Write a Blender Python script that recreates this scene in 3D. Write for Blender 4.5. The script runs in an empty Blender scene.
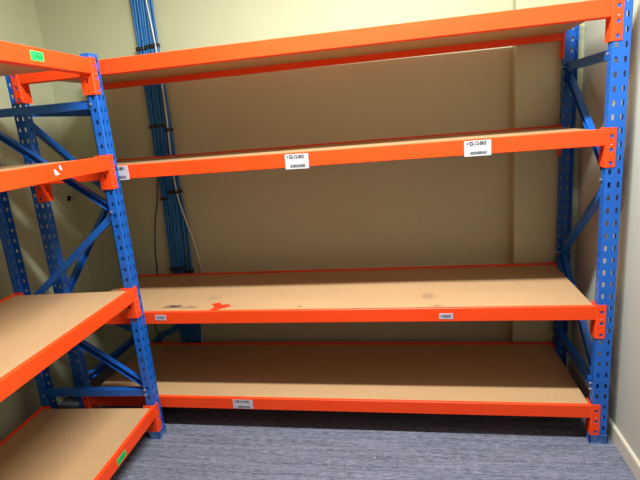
import bpy, bmesh, math, random
from mathutils import Vector, Matrix
random.seed(7)
S = bpy.context.scene
COL = S.collection
# ---------------- camera ----------------
cd = bpy.data.cameras.new('camera'); cam = bpy.data.objects.new('camera', cd); COL.objects.link(cam)
R_ = Vector((0.98189138, 0.16980572, -0.08399601)); U_ = Vector((0.03994787, 0.24782482, 0.9679809)); F_ = Vector((-0.18518499, 0.95380757, -0.23655368))
M = Matrix((R_, U_, -F_)).transposed().to_4x4(); M.translation = Vector((-0.723, -2.0034, 1.4527))
cam.matrix_world = M
cd.sensor_width = 36; cd.lens = 36*488.16/640; cd.clip_start = .02
S.camera = cam
# ---------------- world, lamps, exposure ----------------
w = bpy.data.worlds.new('world'); S.world = w; w.use_nodes = True
w.node_tree.nodes['Background'].inputs[0].default_value = (.8, .85, 1, 1)
w.node_tree.nodes['Background'].inputs[1].default_value = 0.0
def area(name, loc, sx, sy, power, col=(.97, 1, .965)):
    d = bpy.data.lights.new(name, 'AREA'); d.shape = 'RECTANGLE'; d.size = sx; d.size_y = sy; d.energy = power; d.color = col
    o = bpy.data.objects.new(name, d); COL.objects.link(o); o.location = loc; return o
CEIL = 2.67
LAMPS = [(-0.85, -0.74), (-0.95, -4.0)]
area('tube_lamp', (LAMPS[0][0], LAMPS[0][1], CEIL-.075), 1.2, .10, 106)
area('tube_lamp', (LAMPS[1][0], LAMPS[1][1], CEIL-.075), 1.2, .16, 3)  # unseen second lamp behind the camera, added as weak fill
vs = S.view_settings
vs.view_transform = 'Standard'; vs.look = 'None'; vs.gamma = 1; vs.use_curve_mapping = False; vs.exposure = 0.0

# ---------------- materials ----------------
def mat(name, rough=.5, spec=.5, metal=0.):
    m = bpy.data.materials.new(name); m.use_nodes = True
    b = m.node_tree.nodes['Principled BSDF']
    b.inputs['Roughness'].default_value = rough; b.inputs['Metallic'].default_value = metal
    b.inputs['Specular IOR Level'].default_value = spec
    return m, m.node_tree.nodes, m.node_tree.links, b
def ramp_noise(name, c1, c2, scale, stretch=(1, 1, 1), rough=.5, spec=.5, detail=4, lo=.3, hi=.7, bump=0., bscale=None, metal=0., coord='Object'):
    m, N, L, b = mat(name, rough, spec, metal)
    tc = N.new('ShaderNodeTexCoord'); mp = N.new('ShaderNodeMapping'); mp.inputs['Scale'].default_value = stretch
    nz = N.new('ShaderNodeTexNoise'); nz.inputs['Scale'].default_value = scale; nz.inputs['Detail'].default_value = detail
    r = N.new('ShaderNodeValToRGB'); r.color_ramp.elements[0].position = lo; r.color_ramp.elements[1].position = hi
    r.color_ramp.elements[0].color = (*c1, 1); r.color_ramp.elements[1].color = (*c2, 1)
    L.new(tc.outputs[coord], mp.inputs['Vector']); L.new(mp.outputs[0], nz.inputs['Vector']); L.new(nz.outputs['Fac'], r.inputs[0]); L.new(r.outputs[0], b.inputs['Base Color'])
    if bump:
        n2 = N.new('ShaderNodeTexNoise'); n2.inputs['Scale'].default_value = bscale or scale*3; n2.inputs['Detail'].default_value = 5
        L.new(mp.outputs[0], n2.inputs['Vector'])
        bp = N.new('ShaderNodeBump'); bp.inputs['Strength'].default_value = bump; bp.inputs['Distance'].default_value = .002
        L.new(n2.outputs['Fac'], bp.inputs['Height']); L.new(bp.outputs[0], b.inputs['Normal'])
    return m
MW = ramp_noise('wall_paint', (.51, .53, .36), (.54, .56, .38), 3.0, rough=.55, spec=.35, bump=.15, bscale=60)
MWR = ramp_noise('wall_paint_right', (.50, .505, .415), (.53, .53, .44), 3.0, stretch=(1, 1, .2), rough=.5, spec=.4, bump=.12, bscale=50)
MTRIM = ramp_noise('trim_paint', (.58, .54, .42), (.66, .61, .49), 6.0, rough=.4)
MCEIL = ramp_noise('ceiling_tile', (.60, .59, .56), (.65, .64, .61), 12.0, rough=.9, bump=.2, bscale=80)
MORANGE = ramp_noise('orange_enamel', (.93, .058, .006), (.95, .072, .009), 5.0, stretch=(.4, 1, 1), rough=.45, spec=.28)
MBLUE = ramp_noise('blue_enamel', (.004, .098, .46), (.007, .12, .53), 6.0, rough=.38, spec=.5)
MFOOT = ramp_noise('worn_blue_enamel', (.015, .08, .30), (.12, .19, .36), 45.0, rough=.55, lo=.42, hi=.68)
MZINC = ramp_noise('zinc', (.55, .55, .56), (.75, .75, .76), 60.0, rough=.35, metal=.8)
MWHITE = ramp_noise('label_paper', (.50, .49, .54), (.53, .52, .57), 30.0, rough=.6)
MINK = ramp_noise('black_ink', (.015, .015, .02), (.03, .03, .04), 30.0, rough=.7)
MGREY = ramp_noise('grey_print', (.10, .10, .14), (.16, .16, .22), 30.0, rough=.7)
MGREEN = ramp_noise('green_label', (.0, .52, .10), (.02, .66, .14), 30.0, rough=.5)
MGINK = ramp_noise('dark_green_ink', (.0, .06, .03), (.0, .10, .05), 30.0, rough=.6)
MTAPE = ramp_noise('red_tape', (.80, .035, .012), (.88, .05, .015), 20.0, rough=.35)
MTIE = ramp_noise('black_nylon', (.008, .008, .008), (.015, .015, .015), 30.0, rough=.45)
MCABLE = ramp_noise('blue_cable_jacket', (.008, .14, .43), (.015, .18, .52), 14.0, rough=.4)
MCABLE2 = ramp_noise('dark_cable_jacket', (.02, .055, .09), (.03, .07, .11), 14.0, rough=.45)
MCABLEW = ramp_noise('white_cable_jacket', (.70, .68, .62), (.80, .78, .72), 14.0, rough=.4)
MDARK = ramp_noise('dark_cavity', (.012, .010, .008), (.03, .025, .02), 30.0, rough=.95)
MPLAST = ramp_noise('broken_plaster', (.45, .40, .30), (.75, .70, .60), 90.0, rough=.9)
MHOUSE = ramp_noise('white_enamel', (.80, .80, .80), (.85, .85, .85), 10.0, rough=.4)
MGUARD = ramp_noise('pale_patch', (.50, .42, .28), (.60, .50, .34), 10.0, rough=.7)

def board_mat(name, marks=()):
    m, N, L, b = mat(name, .5, .35)
    tc = N.new('ShaderNodeTexCoord')
    def noise(sc, st, det=5):
        mp = N.new('ShaderNodeMapping'); mp.inputs['Scale'].default_value = st
        n = N.new('ShaderNodeTexNoise'); n.inputs['Scale'].default_value = sc; n.inputs['Detail'].default_value = det
        L.new(tc.outputs['Object'], mp.inputs[0]); L.new(mp.outputs[0], n.inputs['Vector']); return n.outputs['Fac']
    r = N.new('ShaderNodeValToRGB')
    r.color_ramp.elements[0].position = .25; r.color_ramp.elements[0].color = (.46, .275, .137, 1)
    r.color_ramp.elements[1].position = .75; r.color_ramp.elements[1].color = (.55, .348, .184, 1)
    a = N.new('ShaderNodeMath'); a.operation = 'ADD'; h = N.new('ShaderNodeMath'); h.operation = 'MULTIPLY'; h.inputs[1].default_value = .5
    L.new(noise(3, (.6, 2.5, 1)), a.inputs[0]); L.new(noise(90, (1, 1, 1)), a.inputs[1]); L.new(a.outputs[0], h.inputs[0]); L.new(h.outputs[0], r.inputs[0])
    col = r.outputs[0]
    for (x, y, rx, ry, dark, sc) in marks:        # worn scuffs with a shape of their own
        mp = N.new('ShaderNodeMapping'); mp.vector_type = 'POINT'
        mp.inputs['Location'].default_value = (-x/rx, -y/ry, 0); mp.inputs['Scale'].default_value = (1/rx, 1/ry, 0)
        L.new(tc.outputs['Object'], mp.inputs[0])
        ln = N.new('ShaderNodeVectorMath'); ln.operation = 'LENGTH'; L.new(mp.outputs[0], ln.inputs[0])
        nz = noise(sc, (1, 1.6, 1), 6)
        s1 = N.new('ShaderNodeMath'); s1.operation = 'MULTIPLY'; s1.inputs[1].default_value = 2.2; L.new(nz, s1.inputs[0])
        s2 = N.new('ShaderNodeMath'); s2.operation = 'SUBTRACT'; L.new(s1.outputs[0], s2.inputs[0]); L.new(ln.outputs['Value'], s2.inputs[1])
        mr = N.new('ShaderNodeMapRange'); mr.inputs['From Min'].default_value = .35; mr.inputs['From Max'].default_value = .75; mr.inputs['To Max'].default_value = dark
        L.new(s2.outputs[0], mr.inputs['Value'])
        mx = N.new('ShaderNodeMix'); mx.data_type = 'RGBA'; mx.inputs[7].default_value = (.03, .028, .03, 1)
        L.new(mr.outputs[0], mx.inputs[0]); L.new(col, mx.inputs[6]); col = mx.outputs[2]
    L.new(col, b.inputs['Base Color'])
    return m
MBOARD = board_mat('hardboard')
MBOARD3 = board_mat('scuffed_hardboard', [(-1.885, .085, .075, .030, .92, 48), (-1.80, .075, .06, .025, .5, 48), (-.625, .045, .05, .018, .45, 40), (-.66, .17, .06, .06, .28, 45), (-1.72, .19, .06, .05, .2, 45), (-1.25, .06, .03, .012, .4, 40)])

def carpet_mat():
    m, N, L, b = mat('carpet', .95, .1)
    tc = N.new('ShaderNodeTexCoord')
    def noise(sc, st, det=4):
        mp = N.new('ShaderNodeMapping'); mp.inputs['Scale'].default_value = st
        n = N.new('ShaderNodeTexNoise'); n.inputs['Scale'].default_value = sc; n.inputs['Detail'].default_value = det
        L.new(tc.outputs['Object'], mp.inputs[0]); L.new(mp.outputs[0], n.inputs['Vector']); return n.outputs['Fac']
    def math_(op, a_, b_):
        n = N.new('ShaderNodeMath'); n.operation = op
        for i, v in enumerate((a_, b_)):
            if isinstance(v, (int, float)): n.inputs[i].default_value = v
            else: L.new(v, n.inputs[i])
        return n.outputs[0]
    v = math_('ADD', math_('MULTIPLY', noise(9, (.3, 6, 1)), .26), math_('MULTIPLY', noise(60, (.45, 2.6, 1)), .42))
    v = math_('ADD', v, math_('MULTIPLY', noise(150, (.8, 1.3, 1), 3), .32))
    r = N.new('ShaderNodeValToRGB'); e = r.color_ramp.elements
    e[0].position = .38; e[0].color = (.060, .067, .10, 1); e[1].position = .62; e[1].color = (.245, .255, .335, 1)
    L.new(v, r.inputs[0])
    vo = N.new('ShaderNodeTexNoise'); vo.inputs['Scale'].default_value = 70; vo.inputs['Detail'].default_value = 1
    L.new(tc.outputs['Object'], vo.inputs['Vector'])
    mr = N.new('ShaderNodeMapRange'); mr.inputs['From Min'].default_value = .74; mr.inputs['From Max'].default_value = .80; L.new(vo.outputs['Fac'], mr.inputs['Value'])
    mx = N.new('ShaderNodeMix'); mx.data_type = 'RGBA'; mx.inputs[7].default_value = (.5, .5, .55, 1)
    L.new(mr.outputs[0], mx.inputs[0]); L.new(r.outputs[0], mx.inputs[6]); L.new(mx.outputs[2], b.inputs['Base Color'])
    bp = N.new('ShaderNodeBump'); bp.inputs['Strength'].default_value = .5; bp.inputs['Distance'].default_value = .003
    L.new(v, bp.inputs['Height']); L.new(bp.outputs[0], b.inputs['Normal'])
    return m
MCARPET = carpet_mat()

# ---------------- mesh helpers ----------------
def link(name, bm, mats, parent=None, loc=None, smooth=False, recalc=True):
    if recalc: bmesh.ops.recalc_face_normals(bm, faces=bm.faces[:])
    me = bpy.data.meshes.new(name); bm.to_mesh(me); bm.free()
    for m in (mats if isinstance(mats, (list, tuple)) else [mats]): me.materials.append(m)
    if smooth:
        for p in me.polygons: p.use_smooth = True
    o = bpy.data.objects.new(name, me); COL.objects.link(o)
    if parent: o.parent = parent
    if loc: o.location = loc
    return o
def box(bm, a, b, mi=0):
    x0, y0, z0 = a; x1, y1, z1 = b
    v = [bm.verts.new(p) for p in ((x0,y0,z0),(x1,y0,z0),(x1,y1,z0),(x0,y1,z0),(x0,y0,z1),(x1,y0,z1),(x1,y1,z1),(x0,y1,z1))]
    for f in ((0,3,2,1),(4,5,6,7),(0,1,5,4),(1,2,6,5),(2,3,7,6),(3,0,4,7)):
        bm.faces.new([v[i] for i in f]).material_index = mi
def extrude_profile(bm, prof, x0, x1, mi=0, axis='X'):
    """closed (y,z) profile run along x"""
    A = [bm.verts.new((x0, p[0], p[1])) for p in prof]; B = [bm.verts.new((x1, p[0], p[1])) for p in prof]
    n = len(prof)
    for i in range(n): bm.faces.new((A[i], A[(i+1) % n], B[(i+1) % n], B[i])).material_index = mi
    bm.faces.new(A[::-1]).material_index = mi; bm.faces.new(B).material_index = mi
def tube(bm, pts, r, sides=7, mi=0):
    rings = []
    pts = [Vector(p) for p in pts]
    up = Vector((0, 1, 0))
    for i, p in enumerate(pts):
        t = (pts[min(i+1, len(pts)-1)] - pts[max(i-1, 0)]).normalized()
        a = t.cross(up)
        if a.length < 1e-3: a = t.cross(Vector((1, 0, 0)))
        a.normalize(); b = t.cross(a).normalized(); up = a.cross(t)
        rings.append([bm.verts.new(p + r*(math.cos(2*math.pi*k/sides)*a + math.sin(2*math.pi*k/sides)*b)) for k in range(sides)])
    for A, B in zip(rings, rings[1:]):
        for k in range(sides): bm.faces.new((A[k], A[(k+1) % sides], B[(k+1) % sides], B[k])).material_index = mi
    bm.faces.new(rings[0][::-1]).material_index = mi; bm.faces.new(rings[-1]).material_index = mi
def cyl(bm, c, axis, r, h, sides=6, mi=0):
    c = Vector(c); ax = Vector(axis).normalized(); tube(bm, [c, c+ax*h], r, sides, mi)
def catmull(P, n=6):
    P = [Vector(p) for p in P]; out = []
    Q = [2*P[0]-P[1]] + P + [2*P[-1]-P[-2]]
    for i in range(1, len(Q)-2):
        for k in range(n):
            t = k/n; a, b, c, d = Q[i-1], Q[i], Q[i+1], Q[i+2]
            out.append(.5*((2*b)+(-a+c)*t+(2*a-5*b+4*c-d)*t*t+(-a+3*b-3*c+d)*t**3))
    out.append(P[-1]); return out
def sheet(name, path, rows, zb, mat_, holes, parent, th=.002, inward=True):
    """folded perforated steel sheet. path: list of (x,y) cross-section points, rows: row boundaries in z,
    holes(seg, row) -> list of (u, z, hw, hh) hole centres in that segment and row (u along the segment)"""
    bm = bmesh.new(); V = {}
    def vert(x, y, z):
        k = (round(x, 5), round(y, 5), round(z, 5))
        if k not in V: V[k] = bm.verts.new((x, y, z))
        return V[k]
    for s in range(len(path)-1):
        p, q = Vector(path[s]), Vector(path[s+1]); ln = (q-p).length; d = (q-p)/ln
        P = lambda u, z: vert(p.x+d.x*u, p.y+d.y*u, z)
        for r in range(len(rows)-1):
            z0, z1 = rows[r], rows[r+1]
            hs = sorted(holes(s, r))
            ub = [0] + [(hs[i][0]+hs[i+1][0])/2 for i in range(len(hs)-1)] + [ln]
            if not hs:
                bm.faces.new((P(0, z0), P(ln, z0), P(ln, z1), P(0, z1))); continue
            for i, (u, z, hw, hh) in enumerate(hs):
                u0, u1 = ub[i], ub[i+1]; c = min(hw, hh)*.45
                C = [P(u0, z0), P(u1, z0), P(u1, z1), P(u0, z1)]
                O = [P(u-hw+c, z-hh), P(u+hw-c, z-hh), P(u+hw, z-hh+c), P(u+hw, z+hh-c), P(u+hw-c, z+hh), P(u-hw+c, z+hh), P(u-hw, z+hh-c), P(u-hw, z-hh+c)]
                for k in range(4):
                    bm.faces.new((C[k], C[(k+1) % 4], O[2*k+1], O[2*k]))
                    bm.faces.new((C[(k+1) % 4], O[(2*k+2) % 8], O[2*k+1]))
    o = link(name, bm, mat_, parent, recalc=False)
    md = o.modifiers.new('thickness', 'SOLIDIFY'); md.thickness = th; md.offset = -1 if inward else 1; md.use_even_offset = False
    return o
FONT = {}
def add_text(bm, s, size, origin, right, up, depth_n, mi, width=None):
    """flat lettering as mesh, in the plane spanned by right/up"""
    cu = bpy.data.curves.new('lettering', 'FONT'); cu.body = s; cu.size = size; cu.resolution_u = 2; cu.offset = size*.04
    o = bpy.data.objects.new('lettering', cu); COL.objects.link(o)
    bpy.context.view_layer.update()
    me = o.to_mesh()
    xs = [v.co.x for v in me.vertices]; wd = max(xs)-min(xs); x0 = min(xs)
    k = (width/wd) if width else 1
    vs_ = [bm.verts.new(Vector(origin) + right*((v.co.x-x0)*k) + up*v.co.y + depth_n) for v in me.vertices]
    for p in me.polygons:
        try: bm.faces.new([vs_[i] for i in p.vertices]).material_index = mi
        except ValueError: pass
    o.to_mesh_clear(); bpy.data.objects.remove(o); bpy.data.curves.remove(cu)

# ---------------- the room ----------------
XL, XR, YB, YF = -2.755, .108, .695, -6.0
def struct(name, bm, m, recalc=True):
    o = link(name, bm, m, recalc=recalc); o['kind'] = 'structure'; return o
bm = bmesh.new(); box(bm, (XL-.12, YF-.12, -.1), (XR+.12, YB+.12, 0)); struct('floor', bm, MCARPET)
bm = bmesh.new(); box(bm, (XL-.12, YF-.12, CEIL), (XR+.12, YB+.12, CEIL+.1)); struct('ceiling', bm, MCEIL)
bm = bmesh.new(); box(bm, (XL, YB, 0), (XR, YB+.12, CEIL))
for v in bm.verts:
    if v.co.x < -1 and v.co.y < YB+.01: v.co.y -= .019          # the wall is a touch out of square with the rack
struct('wall_back', bm, MW)
bm = bmesh.new(); box(bm, (XR, YF, 0), (XR+.12, YB+.12, CEIL)); struct('wall_right', bm, MWR)
bm = bmesh.new(); box(bm, (XL, YF-.12, 0), (XR, YF, CEIL)); struct('wall_front', bm, MW)
# boxed-out pier of the back wall, right-hand end
bm = bmesh.new(); box(bm, (-.198, .618, 0), (XR, YB, CEIL)); o = struct('trim_1', bm, MW)
bv = o.modifiers.new('bevel', 'BEVEL'); bv.width = .003; bv.segments = 2
# skirting on the right wall
bm = bmesh.new(); prof = [(XR, 0), (.0964, 0), (.0964, .062), (.0985, .068), (.102, .071), (XR, .071)]
A = [bm.verts.new((x, YF, z)) for x, z in prof]; B = [bm.verts.new((x, .618, z)) for x, z in prof]
for i in range(len(prof)): bm.faces.new((A[i], A[(i+1) % 6], B[(i+1) % 6], B[i]))
bm.faces.new(A); bm.faces.new(B); struct('baseboard_right', bm, MTRIM)
# left wall with a punched hole near the corner
bm = bmesh.new()
hc = (.628, 1.125)
hp = [(a*1.25, b*1.25) for a, b in [(.034, 0), (.016, .007), (.012, .020), (.001, .011), (-.016, .016), (-.013, .002), (-.026, -.006), (-.012, -.011), (-.006, -.022), (.006, -.012), (.022, -.014), (.014, -.004)]]
outer = [(YF, 0), (YB+.0, 0), (YB, CEIL), (YF, CEIL)]
vo = [bm.verts.new((XL, y, z)) for y, z in outer]; vi = [bm.verts.new((XL, hc[0]+y, hc[1]+z)) for y, z in hp]
ed = [bm.edges.new((vo[i], vo[(i+1) % 4])) for i in range(4)] + [bm.edges.new((vi[i], vi[(i+1) % len(vi)])) for i in range(len(vi))]
bmesh.ops.triangle_fill(bm, use_beauty=True, edges=ed, normal=(1, 0, 0))
vi2 = [bm.verts.new((XL-.012, v.co.y, v.co.z)) for v in vi]; n = len(vi)
for i in range(n): bm.faces.new((vi[i], vi[(i+1) % n], vi2[(i+1) % n], vi2[i])).material_index = 1
# dark cavity behind the board, and the wall's body
cb = [bm.verts.new((XL-.05, hc[0]+dy, hc[1]+dz)) for dy, dz in ((-.05, -.05), (.05, -.05), (.05, .05), (-.05, .05))]
cf = [bm.verts.new((XL-.0125, v.co.y, v.co.z)) for v in cb]
bm.faces.new(cb).material_index = 2
for i in range(4): bm.faces.new((cb[i], cb[(i+1) % 4], cf[(i+1) % 4], cf[i])).material_index = 2
ob = [bm.verts.new((XL-.12, y, z)) for y, z in outer]
bm.faces.new(ob)
for i in range(4): bm.faces.new((vo[i], vo[(i+1) % 4], ob[(i+1) % 4], ob[i]))
struct('wall_left', bm, [MW, MPLAST, MDARK], recalc=False)

# ceiling lamps (out of frame above); the second is an added fill light
for i, (x, y) in enumerate(LAMPS):
    t = bpy.data.objects.new('ceiling_light', None); COL.objects.link(t); t.location = (x, y, CEIL)
    t['label'] = ['white batten ceiling light above the front of the shelving', 'unseen white batten ceiling light added for fill, farther back in the room'][i]; t['category'] = 'ceiling light'; t['group'] = 'ceiling lights'
    bm = bmesh.new(); extrude_profile(bm, [(-.10, 0), (-.10, -.03), (-.085, -.05), (.085, -.05), (.10, -.03), (.10, 0)], -.64, .64); link('housing', bm, MHOUSE, t)
    bm = bmesh.new(); box(bm, (-.6, -.08, -.062), (.6, .08, -.05)); link('diffuser', bm, MHOUSE, t)

# ---------------- the racks ----------------
PITCH, H0, W, DP = .05, .1243, .065, .040
HB, HBR = .0615, .1425
COLS = (.0186, .0492)
def upright(name, parent, top, mirrored, levels):
    """C-section post, front face towards -y, x from 0 to W, base at its origin"""
    cols = COLS if not mirrored else (W-COLS[1], W-COLS[0])
    xa, xb = (0, W-.0035) if mirrored else (.0035, W)
    path = [(xa, DP), (xa, .003), (xa+.003, 0), (xb-.003, 0), (xb, .003), (xb, DP)]
    nrow = int((top-H0-.03)/PITCH)+1
    rows = [.0] + [H0-PITCH/2-PITCH*1.0+PITCH*k for k in range(0, nrow+2)]
    rows = [r for r in rows if r < top-.01] + [top]
    rows[1:1] = []
    def holes(seg, r):
        z0, z1 = rows[r], rows[r+1]; zc = None
        k = round(((z0+z1)/2-H0)/PITCH); zc = H0+PITCH*k
        if not (z0+.01 < zc < z1-.01) or z1-z0 > .06 or k < -1: return []
        if seg == 2:
            hidden = any(l-HBR-.012 < zc < l+.01 for l in levels)
            out = []
            for j, c in enumerate(cols):
                if hidden and j == (1 if mirrored else 0): continue
                out.append((c-.003-xa, zc, .0052 if j == 0 else .0048, .0105))
            return out
        if seg == 0: return [(.007, zc, .002, .0032), (DP-.020, zc, .0055, .0085)]
        if seg == 4: return [(.017, zc, .0055, .0085), (.032, zc, .002, .0032)]
        return []
    return sheet(name, path, rows, 0, MBLUE, holes, parent, th=.0022)
def bracket(parent, z, mirrored, rear, X, D):
    """L-shaped end connector that hooks on the post; returns mesh under its beam"""
    path = [(0, .055), (0, .003), (.003, 0), (.034, 0)]
    rows = [z-HBR, z-.102, z-.052, z+.004]
    def holes(seg, r):
        if seg == 2: return [(.016, z-(.127, .077, .027)[r], .0068, .0075)]
        if seg == 0 and r == 1: return [(.027, z-.088, .004, .0105)]
        if seg == 0 and r == 0: return [(.027, z-.128, .003, .003)]
        return []
    o = sheet('bracket', path, rows, 0, MORANGE, holes, parent, th=.003, inward=False)
    # sharp little tabs of the star-shaped hook holes, the hook faces behind and the spring pin
    bm = bmesh.new(); bm.from_mesh(o.data)
    vmap = lambda x, y: (x, y)
    if mirrored:
        for v in bm.verts: v.co.x = -v.co.x
        bmesh.ops.reverse_faces(bm, faces=bm.faces[:])
    for v in bm.verts: v.co.x += X
    if rear:
        for v in bm.verts: v.co.y = D-v.co.y
        bmesh.ops.reverse_faces(bm, faces=bm.faces[:])
    bm.to_mesh(o.data); bm.free()
    s = -1 if mirrored else 1
    yy = (lambda y: D-y) if rear else (lambda y: y)
    bm = bmesh.new(); cyl(bm, (X+s*.019, yy(-.0045), z-.058), (0, 1 if rear else -1, 0), .0028, .0, 6) if False else None
    box(bm, (min(X+s*.0155, X+s*.0205), min(yy(-.003), yy(-.0058)), z-.061), (max(X+s*.0155, X+s*.0205), max(yy(-.003), yy(-.0058)), z-.056))
    p = link('locking_pin', bm, MZINC, parent)
    return o
def beam(parent, z, L, D, rear, label):
    prof = [(0, z-HB+.002), (0, z-.003), (.003, z), (.0135, z), (.0145, z-.001), (.0145, z-.034), (.042, z-.034), (.042, z-HB), (.002, z-HB)]
    if rear: prof = [(D-y, zz) for y, zz in prof]
    bm = bmesh.new(); extrude_profile(bm, prof, -L+.001, -.001)
    o = link('beam', bm, MORANGE, parent)
    if label: o['label'] = label
    bracket(o, z, False, rear, 0, D); bracket(o, z, True, rear, -L, D)
    return o
def channel(name, parent, a, b, x0, x1, w, open_neg=True):
    """U-channel brace between (y,z) points a and b, web on the far side"""
    a = Vector(a); b = Vector(b); d = (b-a).normalized(); q = Vector((-d.y, d.x)); t = .0022
    xs = (x0, x1)
    prof = [(x0, -w/2), (x1, -w/2), (x1, w/2), (x0, w/2), (x0, w/2-t), (x1-t, w/2-t), (x1-t, -w/2+t), (x0, -w/2+t)]
    if not open_neg: prof = [(x0+x1-x, v) for x, v in prof]
    bm = bmesh.new()
    A = [bm.verts.new((x, a.x+q.x*v, a.y+q.y*v)) for x, v in prof]; B = [bm.verts.new((x, b.x+q.x*v, b.y+q.y*v)) for x, v in prof]
    n = len(prof)
    for i in range(n): bm.faces.new((A[i], A[(i+1) % n], B[(i+1) % n], B[i]))
    bm.faces.new(A[::-1]); bm.faces.new(B)
    return link(name, bm, MBLUE, parent)
def bolt(parent, x0, x1, y, z):
    bm = bmesh.new(); cyl(bm, (x0-.004, y, z), (1, 0, 0), .0048, .004, 6); cyl(bm, (x0-.001, y, z), (1, 0, 0), .003, x1-x0+.002, 6); cyl(bm, (x1, y, z), (1, 0, 0), .0048, .004, 6)
    return link('bolt', bm, MZINC, parent)
def rack(name, label, levels, top, L, D, loc, rz, boards, beam_labels):
    t = bpy.data.objects.new(name, None); COL.objects.link(t); t.location = loc; t.rotation_euler = (0, 0, rz)
    t['label'] = label; t['category'] = 'shelving rack'; t['group'] = 'steel storage racks'
    fr = upright('upright', t, top, False, levels); fr.location = (0, 0, 0)
    rr = upright('upright', t, top, True, levels); rr.location = (W, D, 0); rr.rotation_euler = (0, 0, math.pi)
    fl = rr.copy(); COL.objects.link(fl); fl.location = (-L-W, 0, 0); fl.rotation_euler = (0, 0, 0)
    rl = fr.copy(); COL.objects.link(rl); rl.location = (-L, D, 0); rl.rotation_euler = (0, 0, math.pi)
    # feet
    for x, y, s, u in ((0, 0, 1, fr), (0, D, -1, rr), (-L-W, 0, 1, fl), (-L-W, D, -1, rl)):
        bm = bmesh.new()
        ya, yb = (y-.006, y+.06) if s > 0 else (y-.06, y+.006)
        xa, xb = (x-.004, x+W+.012) if abs(x) < .01 else (x-.012, x+W+.004)
        if abs(x) < .01: xb = x+W+.010
        box(bm, (xa, ya, 0), (xb, yb, .004))
        yf = y-.0035*s
        box(bm, (x-.0035, min(yf, y-.0005*s), .004), (x+W+.0035, max(yf, y-.0005*s), .040))
        for xx in (x-.0035, x+W+.0005): box(bm, (xx, min(yf, y+.05*s), .004), (xx+.003, max(yf, y+.05*s), .040))
        o = link('foot_plate', bm, MFOOT, t); o['label'] = 'worn grey-blue foot plate'
    # bracing, both ends
    for k, flip in ((0, False), (1, True)):
        x0 = (0 if k == 0 else -L-W); xa, xb = x0+.017, x0+.047
        Y = (lambda y: y) if not flip else (lambda y: D-y)
        f, r = .031, D-.031
        br = []
        for a, b in (((f-.015, 1.60), (r+.015, 1.60)), ((f-.015, .243), (r+.015, .243))):
            c = channel('brace', t, (Y(a[0]), a[1]), (Y(b[0]), b[1]), xa, xb, .034, open_neg=False)
            bolt(c, x0, x0+W, Y(f), a[1]); bolt(c, x0, x0+W, Y(r), a[1])
        for a, b, zb_ in (((r+.008, 1.568), (f-.008, 1.135), 1.142), ((f-.008, 1.135), (r+.008, .70), .70), ((r+.008, .70), (f-.008, .268), .27)):
            c = channel('brace', t, (Y(a[0]), a[1]), (Y(b[0]), b[1]), xa+.002, xb-.002, .028, open_neg=(b[0] < a[0]))
            bolt(c, x0, x0+W, Y(f if b[0] < a[0] else r), zb_)
    fb = []
    for i, z in enumerate(levels):
        fb.append(beam(t, z, L, D, False, beam_labels[i])); beam(t, z, L, D, True, None)
        bm = bmesh.new(); box(bm, (-L+.004, .016, z-.0335), (-.0045, D-.016, z-.0075))
        o = link('shelf_board', bm, boards[i], t)
    return t, fb

def code_sticker(beam_, x0, x1, z0, z1, code, tilt=0., text=True, label='white barcode label'):
    bm = bmesh.new(); y = -.0012
    box(bm, (x0, y, z0), (x1, -.0002, z1), 0)
    w_, h_ = x1-x0, z1-z0; rt, up, dn = Vector((1, 0, 0)), Vector((0, 0, 1)), Vector((0, 0, 0))
    if text:
        tx = x0+.20*w_; tz = z1-.30*h_; sz = .235*h_/.72
        add_text(bm, code, sz, (tx, y-.0004, tz), rt, up, dn, 1, width=.62*w_)
        # small arrow marker before the code
        ax, az = x0+.125*w_, z1-.18*h_
        s_ = .05*w_
        hs = [(-1, .2), (-.5, 1), (.5, 1), (1, .2), (0, -1.6)]
        bm.faces.new([bm.verts.new((ax+a*s_*.8, y-.0004, az+b*s_*.6)) for a, b in hs]).material_index = 1
        bx0, bx1, bz0, bz1 = x0+.22*w_, x0+.84*w_, z0+.10*h_, z0+.29*h_
    else:
        bx0, bx1, bz0, bz1 = x0+.14*w_, x0+.88*w_, z0+.24*h_, z0+.74*h_
    rnd = random.Random(code); x = bx0
    while x < bx1:
        bw = rnd.choice((.0016, .0024, .003)) * (1 if text else .7)
        f = bm.faces.new([bm.verts.new(p) for p in ((x, y-.0004, bz0), (min(x+bw, bx1), y-.0004, bz0), (min(x+bw, bx1), y-.0004, bz1), (x, y-.0004, bz1))]); f.material_index = 1 if text else 2
        x += bw + rnd.choice((.0007, .0010, .0018)) * (1 if text else .7)
    if tilt:
        bmesh.ops.rotate(bm, cent=((x0+x1)/2, 0, (z0+z1)/2), matrix=Matrix.Rotation(tilt, 3, 'Y'), verts=bm.verts[:])
    o = link('label', bm, [MWHITE, MINK, MGREY], beam_, recalc=False); o['label'] = label; return o
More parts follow.
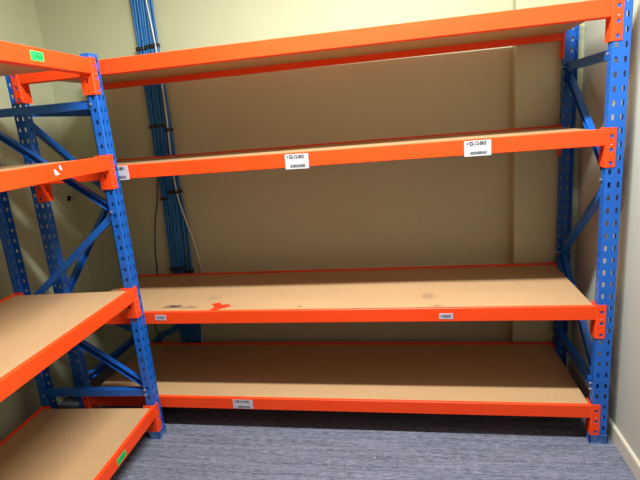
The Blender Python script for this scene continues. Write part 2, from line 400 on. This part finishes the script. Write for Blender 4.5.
def green_sticker(beam_, quad, seed):
    bm = bmesh.new(); y = -.0012
    f = [bm.verts.new((x, y, z)) for x, z in quad]; bk = [bm.verts.new((x, -.0002, z)) for x, z in quad]
    bm.faces.new(f)
    for i in range(4): bm.faces.new((f[i], bk[i], bk[(i+1) % 4], f[(i+1) % 4]))
    P = lambda u, v: Vector(quad[0])*(1-u)*(1-v)+Vector(quad[1])*u*(1-v)+Vector(quad[2])*u*v+Vector(quad[3])*(1-u)*v
    rnd = random.Random(seed)
    strokes = [[(.18, .35), (.26, .72), (.36, .35)], [(.42, .6), (.50, .52), (.46, .42), (.40, .55), (.44, .70), (.52, .68)], [(.56, .3), (.57, .72)], [(.63, .45), (.62, .7), (.70, .68), (.71, .45)], [(.78, .45), (.80, .70), (.86, .45), (.82, .85)], [(.55, .22), (.60, .22)], [(.74, .24), (.78, .24)]]
    for st in strokes:
        for a, b in zip(st, st[1:]):
            a_, b_ = P(*a), P(*b); d = (b_-a_); nrm = Vector((-d.y, d.x)).normalized()*.0011
            bm.faces.new([bm.verts.new((p.x, y-.0004, p.y)) for p in (a_-nrm, b_-nrm, b_+nrm, a_+nrm)]).material_index = 1
    o = link('label', bm, [MGREEN, MGINK], beam_, recalc=False); o['label'] = 'bright green handwritten label'; return o

A_levels = [1.7817, 1.3345, .6346, .1830]
tA, fA = rack('storage_rack', 'long four-level orange and blue steel shelving rack with empty boards along the back wall', A_levels, 1.80, 2.401, .603, (0, 0, 0), 0,
              [MBOARD, MBOARD, MBOARD3, MBOARD], [None, 'orange front beam with three white location labels', 'orange front beam with two small barcode labels', 'orange lowest front beam with one white location label'])
B_levels = [1.7794, 1.384, .783, .1793]
tB, fB = rack('storage_rack', 'orange and blue steel shelving rack running along the left wall towards the viewer', B_levels, 1.80, 2.401, .603, (-1.984, -.082, 0), math.pi/2+.0499,
              [MBOARD]*4, ['orange front beam with a green label', 'orange front beam with torn label scraps', None, 'orange lowest front beam with a green label'])
code_sticker(fA[1], -2.052, -1.950, 1.270, 1.332, 'E2-12-B01', .0)
code_sticker(fA[1], -1.231, -1.131, 1.266, 1.328, 'E2-12-B02', .01)
code_sticker(fA[1], -.509, -.408, 1.268, 1.328, 'E2-12-B03', -.005)
code_sticker(fA[3], -1.613, -1.512, .1265, .174, 'E2-12-A02', .01)
code_sticker(fA[2], -1.944, -1.889, .593, .6195, 'a', .03, text=False, label='small white barcode label')
code_sticker(fA[2], -.622, -.565, .585, .6105, 'b', 0, text=False, label='small white barcode label')
green_sticker(fB[0], [(-.358, 1.766), (-.291, 1.766), (-.292, 1.735), (-.359, 1.734)], 1)
green_sticker(fB[3], [(-.357, .156), (-.285, .157), (-.284, .130), (-.355, .127)], 2)
for poly in ([(-.364, 1.365), (-.355, 1.363), (-.335, 1.343), (-.362, 1.342)], [(-.333, 1.376), (-.323, 1.375), (-.316, 1.357), (-.330, 1.358)]):
    bm = bmesh.new(); f = bm.faces.new([bm.verts.new((x, -.0008, z)) for x, z in poly])
    r = bmesh.ops.extrude_face_region(bm, geom=[f]); bmesh.ops.translate(bm, verts=[v for v in r['geom'] if isinstance(v, bmesh.types.BMVert)], vec=(0, .0006, 0))
    o = link('label_scrap', bm, MWHITE, fB[1]); o['label'] = 'torn white scrap of a label'

# ---------------- red tape lying on the third board ----------------
bm = bmesh.new()
tp = [(-1.682, .034), (-1.667, .069), (-1.702, .112), (-1.662, .130), (-1.645, .098), (-1.608, .104), (-1.589, .077), (-1.647, .029)]
f = bm.faces.new([bm.verts.new((x, y, .6274)) for x, y in tp])
r = bmesh.ops.extrude_face_region(bm, geom=[f]); bmesh.ops.translate(bm, verts=[v for v in r['geom'] if isinstance(v, bmesh.types.BMVert)], vec=(0, 0, .0008))
o = link('tape_scrap', bm, MTAPE); o['label'] = 'torn scrap of red tape stuck on the third shelf board down'; o['category'] = 'tape'

# ---------------- network cables down the back wall ----------------
cb_ = bpy.data.objects.new('cable_bundle', None); COL.objects.link(cb_); cb_.location = (-2.111, .680, 0)
cb_['label'] = 'thick bundle of blue network cables strapped down the back wall'; cb_['category'] = 'cables'
off = Vector((-2.12, .69, 0))
def cable(name, pts, r, m, parent=None, label=None):
    bm = bmesh.new(); o_ = off if parent else Vector((0, 0, 0))
    tube(bm, [p-o_ for p in catmull(pts, 4)], r, 7)
    o = link(name, bm, m, parent, smooth=True)
    if label: o['label'] = label
    return o
def grp(cx, n, seed, paths):
    """n cables wound loosely about a centre line; paths: list of (z, x) centre"""
    for k in range(n):
        ph = 2*math.pi*k/n; pts = []
        for z, x, hw in paths:
            a = ph + z*1.5
            pts.append((x+hw*math.cos(a), .671+.011*math.sin(a)+.001*math.sin(k*3+z*9), z))
        cable('cable', pts, .0064, MCABLE, cb_)
RC = .0062
zs = [CEIL-.002, 2.4, 2.15, 1.9, 1.7, 1.5, 1.3, 1.15, .95, .8, .62, .45, .27, .1, .006]
def cl(xs_, hw): return [(z, x, h) for z, x, h in zip(zs, xs_, hw)]
grp(0, 8, 1, cl([-2.150]*6+[-2.152, -2.150, -2.155, -2.160, -2.163, -2.168, -2.175, -2.17, -2.17], [.023]*15))
grp(0, 8, 2, cl([-2.102]*6+[-2.104, -2.104, -2.110, -2.118, -2.124, -2.128, -2.135, -2.13, -2.13], [.021]*15))
grp(0, 4, 3, cl([-2.066]*6+[-2.068, -2.072, -2.062, -2.064, -2.071, -2.080, -2.085, -2.09, -2.09], [.010]*8+[.014]*7))
cable('cable', [(-2.085, .652, CEIL-.002), (-2.080, .650, 2.4), (-2.074, .650, 2.16), (-2.060, .650, 1.92), (-2.058, .650, 1.725), (-2.061, .650, 1.53), (-2.070, .650, 1.333), (-2.073, .650, 1.2), (-2.063, .650, 1.07), (-2.037, .660, .917), (-2.020, .670, .824), (-2.002, .680, .622), (-2.02, .680, .45), (-2.045, .67, .274), (-2.064, .67, .151), (-2.07, .67, .006)], .0044, MCABLEW, cb_, 'thin white cable')
def tie(x0, x1, z, tilt=0.):
    bm = bmesh.new(); xm = (x0+x1)/2; hw = (x1-x0)/2; n = 20
    prof = []
    for k in range(n):
        a = 2*math.pi*k/n; c, s = math.cos(a), math.sin(a)
        prof.append((xm+hw*(abs(c)**.6)*(1 if c > 0 else -1), .668+.023*(abs(s)**.6)*(1 if s > 0 else -1)))
    V = []
    for r_ in (0, .0015):
        for zz in (-.008, .008):
            V.append([bm.verts.new((x-off.x+(r_ if x > xm else -r_), y-off.y+(r_ if y > .671 else -r_), z+zz+tilt*(x-xm))) for x, y in prof])
    for k in range(n):
        j = (k+1) % n
        for a, b in ((2, 3), (1, 0), (3, 1), (0, 2)): bm.faces.new((V[a][k], V[a][j], V[b][j], V[b][k]))
    box(bm, (xm-off.x-.006, .671-off.y-.027, z-.009), (xm-off.x+.003, .671-off.y-.019, z+.009))
    o = link('cable_tie', bm, MTIE, cb_); o['label'] = 'black cable tie'
tie(-2.182, -2.128, 1.918, .05); tie(-2.128, -2.050, 1.925, .08)
tie(-2.182, -2.078, 1.50, .05); tie(-2.082, -2.050, 1.475)
tie(-2.182, -2.140, 1.085); tie(-2.134, -2.046, 1.12)
tie(-2.192, -2.098, .655, .05); tie(-2.092, -2.050, .632)
tie(-2.182, -2.068, 2.42, .02)
# slack loops swinging left behind the lowest shelf
for k in range(7):
    a = k/6
    jx, jz = .03*random.random(), .02*random.random()
    cable('cable', [(-2.165+.006*k, .670+.003*(k % 3), .46), (-2.18, .664+.003*(k % 3), .33-.02*a), (-2.225-jx, .660+.005*(k % 2), .262-.03*a+jz), (-2.31-jx, .664, .225-.035*a+jz), (-2.375-jx, .668, .165-.03*a), (-2.37-jx, .668+.003*(k % 3), .08), (-2.30, .664+.003*(k % 2), .03+.004*k), (-2.20, .664, .008+.004*k)], .0048, MCABLE, cb_)
cable('cable', [(-2.15, .684, CEIL-.002), (-2.15, .684, 2.0), (-2.155, .684, 1.5), (-2.180, .684, 1.26), (-2.200, .684, 1.18), (-2.219, .684, 1.073), (-2.259, .684, .92), (-2.287, .684, .763), (-2.299, .684, .614), (-2.342, .684, .43), (-2.375, .684, .263), (-2.359, .684, .18), (-2.352, .684, .006)], .0034, MCABLE2, cb_, 'single thin dark cable hanging left of the rest')
